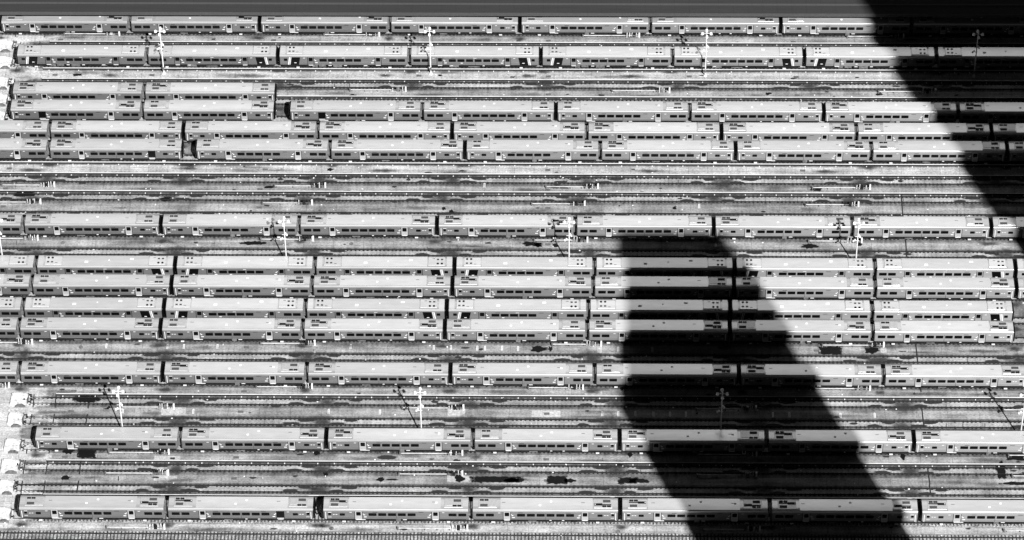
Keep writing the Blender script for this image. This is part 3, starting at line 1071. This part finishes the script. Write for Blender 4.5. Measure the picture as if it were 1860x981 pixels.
# black wet marks seen on the walkways
WET = [(141, 136, 9, 3), (460, 442, 22, 3.2), (965, 443, 22, 4), (978, 445, 8, 4), (1008, 446, 6, 4), (980, 634, 17, 5), (1000, 634, 4, 4), (1508, 637, 18, 6), (1583, 637, 14, 5),
       (158, 823, 14, 7), (125, 820, 10, 5), (120, 868, 8, 4), (640, 173, 8, 2.6), (1012, 872, 15, 5.5), (1036, 873, 10, 3.5), (904, 871, 40, 4), (930, 873, 12, 4), (692, 871, 7, 4), (712, 871, 12, 1.6),
       (575, 823, 5, 5), (828, 838, 6, 3.5), (1127, 843, 7, 4), (1140, 873, 14, 4), (1160, 874, 22, 3.5), (592, 862, 5, 4), (1144, 826, 5, 4), (1845, 830, 14, 5), (1818, 853, 10, 14), (1850, 878, 30, 3),
       (490, 340, 12, 3), (1010, 340, 12, 3), (1483, 344, 12, 5), (820, 385, 5, 4), (45, 352, 16, 4), (600, 308, 6, 3), (1560, 444, 6, 3), (1640, 829, 5, 5), (1130, 706, 4, 3), (160, 725, 28, 8), (1470, 448, 14, 4),
       (800, 137, 5, 2), (1395, 170, 6, 3), (1597, 171, 6, 3), (300, 362, 12, 4), (806, 379, 4, 3), (1225, 378, 4, 3), (835, 869, 9, 6), (1020, 341, 16, 2.5)]
for px, pv, a, b in WET:
    p = at(px, pv, .05)
    patch(wet, p.x, p.y, a / 9.8 * 1.25, b / 6.9 * 1.3, .075, 16, .3, a > 12 and b > 3.4 and rnd.random() < .5)
OIL2 = [(703, 831, 19, 4), (180, 136, 0, 0), (200, 137, 26, 6), (700, 137, 22, 5), (1150, 139, 40, 6), (960, 138, 22, 6), (340, 306, 40, 5), (700, 310, 50, 6), (1180, 311, 45, 6), (1500, 312, 40, 6), (60, 309, 40, 6)]
for px, pv, a, b in OIL2:
    if a:
        p = at(px, pv, .05)
        patch(grime if a > 21 else oil, p.x, p.y, a / 9.8, b / 6.9, .066, 22, .08)
# drips under the couplers of the parked trains, on their near walkways
for key, kind, gx, gi, n, phrase, opens in ROWS:
    if gx is None:
        gx = GX[key]
    for i in range(n + 1):
        if rnd.random() < .75:
            patch(grime, gx + (i - gi) * PITCH + rnd.uniform(-.6, .6), TR[key] - 2.1, rnd.uniform(1.6, 3.0), rnd.uniform(.7, 1.2), .07, 20, .08)
for ya, yb in ((64.35, 66.2), (53.25, 55.55), (48.2, 50.0), (26.0, 28.25), (20.95, 22.5), (15.5, 17.45), (5.75, 7.5), (-21.65, -19.85), (-32.3, -30.75), (-37.7, -35.8), (-48.4, -46.9), (-53.9, -52.1), (-65.0, -63.4)):
    for q in range(7):
        patch(faint, rnd.uniform(-100, 88), rnd.uniform(ya, yb), rnd.uniform(2.5, 8), rnd.uniform(.4, 1.0), .064, 20, .1)
    for q in range(5):
        patch(oil, rnd.uniform(-100, 88), rnd.uniform(ya, yb), rnd.uniform(.2, .8), rnd.uniform(.15, .3), .072, 14, .25)
build_marks('oil_stain', oil, M['oil'])
build_marks('grime_stain', grime, M['grime'])
build_marks('wet_stain', wet, M['wet'])
build_marks('faint_stain', faint, M['faint'])
# lighter and darker concrete patches let into the walkways
pd = MB()
for x0, y0, x1, y1 in ((814, 744, 845, 756), (292, 740, 338, 754), (812, 864, 858, 876), (279, 864, 322, 873), (586, 953, 648, 965), (828, 957, 856, 966), (1062, 711, 1094, 717), (966, 746, 1018, 757),
                       (1085, 631, 1094, 641), (1600, 631, 1610, 641), (280, 828, 328, 836), (20, 298, 24, 312), (570, 637, 574, 645)):
    a, b = at(x0, y1, .05), at(x1, y0, .05)
    pd.quad((a.x, a.y, .056), (b.x, a.y, .056), (b.x, b.y, .056), (a.x, b.y, .056))
struct('concrete_pad', pd, M['pad'])
# painted white ladder marks on two walkways
wm = MB()
for px, pv in ((193, 629), (304, 630), (334, 630), (395, 630), (637, 630), (788, 632), (819, 632), (867, 633), (881, 633), (912, 633), (941, 634), (1185, 636), (1123, 635), (1094, 752), (1123, 752), (1154, 752), (1187, 753), (1217, 753), (1246, 753),
               (1527, 755), (1589, 755), (597, 748), (690, 749), (223, 747), (351, 748), (1404, 754), (1434, 754), (1300, 445), (880, 337), (1270, 375)):
    a = at(px, pv, .05)
    for dx in (-.11, .11):
        wm.quad((a.x + dx - .05, a.y - .55, .06), (a.x + dx + .05, a.y - .55, .06), (a.x + dx + .05, a.y + .55, .06), (a.x + dx - .05, a.y + .55, .06))
    wm.quad((a.x - .16, a.y + .56, .06), (a.x + .16, a.y + .56, .06), (a.x + .16, a.y + .68, .06), (a.x - .16, a.y + .68, .06))
struct('painted_mark', wm, M['white'])
# expansion joints across the yard
jm = MB()
def joint(px0, v0, px1, v1, wd=.12):
    a, b = at(px0, v0, .06), at(px1, v1, .06)
    jm.quad((a.x - wd, a.y, .068), (a.x + wd, a.y, .068), (b.x + wd, b.y, .068), (b.x - wd, b.y, .068))
for l_ in ((1637, 354, 1640, 394, .11), (1645, 436, 1647, 466, .12), (1663, 622, 1667, 658, .12), (1672, 704, 1673, 712), (1674, 737, 1676, 757), (1676, 757, 1679, 777), (1683, 826, 1683, 831), (1685, 850, 1689, 880), (1688, 880, 1691, 900),
           (62, 716, 60, 740, .1), (102, 715, 100, 741, .1), (162, 715, 160, 742, .12), (58, 752, 55, 770, .1), (99, 752, 96, 770, .1), (159, 752, 156, 769, .12), (49, 816, 48, 824, .1), (90, 816, 89, 824, .1),
           (46, 836, 42, 861, .1), (87, 836, 83, 862, .1), (147, 836, 144, 862, .12), (41, 873, 38, 898, .1), (82, 873, 79, 898, .1), (143, 873, 140, 891, .12), (28, 61, 28, 67, .08), (82, 61, 81, 68, .08),
           (38, 76, 37, 81, .08), (73, 76, 72, 81, .08), (127, 77, 126, 81, .08), (30, 122, 28, 130, .08), (66, 122, 65, 128, .08), (27, 143, 26, 150, .08), (62, 144, 61, 149, .08), (117, 144, 116, 149, .08),
           (1640, 358, 1641, 365, .05), (608, 150, 608, 158, .05), (635, 150, 635, 160, .05), (779, 318, 779, 332, .05), (1030, 326, 1030, 330, .05), (1744, 328, 1744, 335, .05), (1232, 327, 1232, 333, .05), (1094, 832, 1094, 838, .05), (1164, 846, 1164, 858, .05), (1033, 847, 1033, 857, .06),
           (1719, 769, 1719, 779, .05), (1749, 769, 1749, 779, .05), (1789, 769, 1789, 779, .05), (1757, 651, 1757, 659, .05), (998, 735, 998, 743, .05), (570, 638, 570, 634, .05), (30, 437, 30, 445, .05), (215, 865, 215, 873, .09)):
    joint(*l_)
struct('expansion_joint', jm, M['rubber'])
# small litter and pale flecks scattered over the yard
lm = MB()
for i in range(420):
    x, y = rnd.uniform(-112, 90), rnd.uniform(-66, 66)
    a, b = rnd.uniform(.05, .16), rnd.uniform(.05, .14)
    lm.box(x - a, x + a, y - b, y + b, .07, .07 + rnd.uniform(.03, .1))
tag(lm.build('litter', M['white']), kind='stuff')
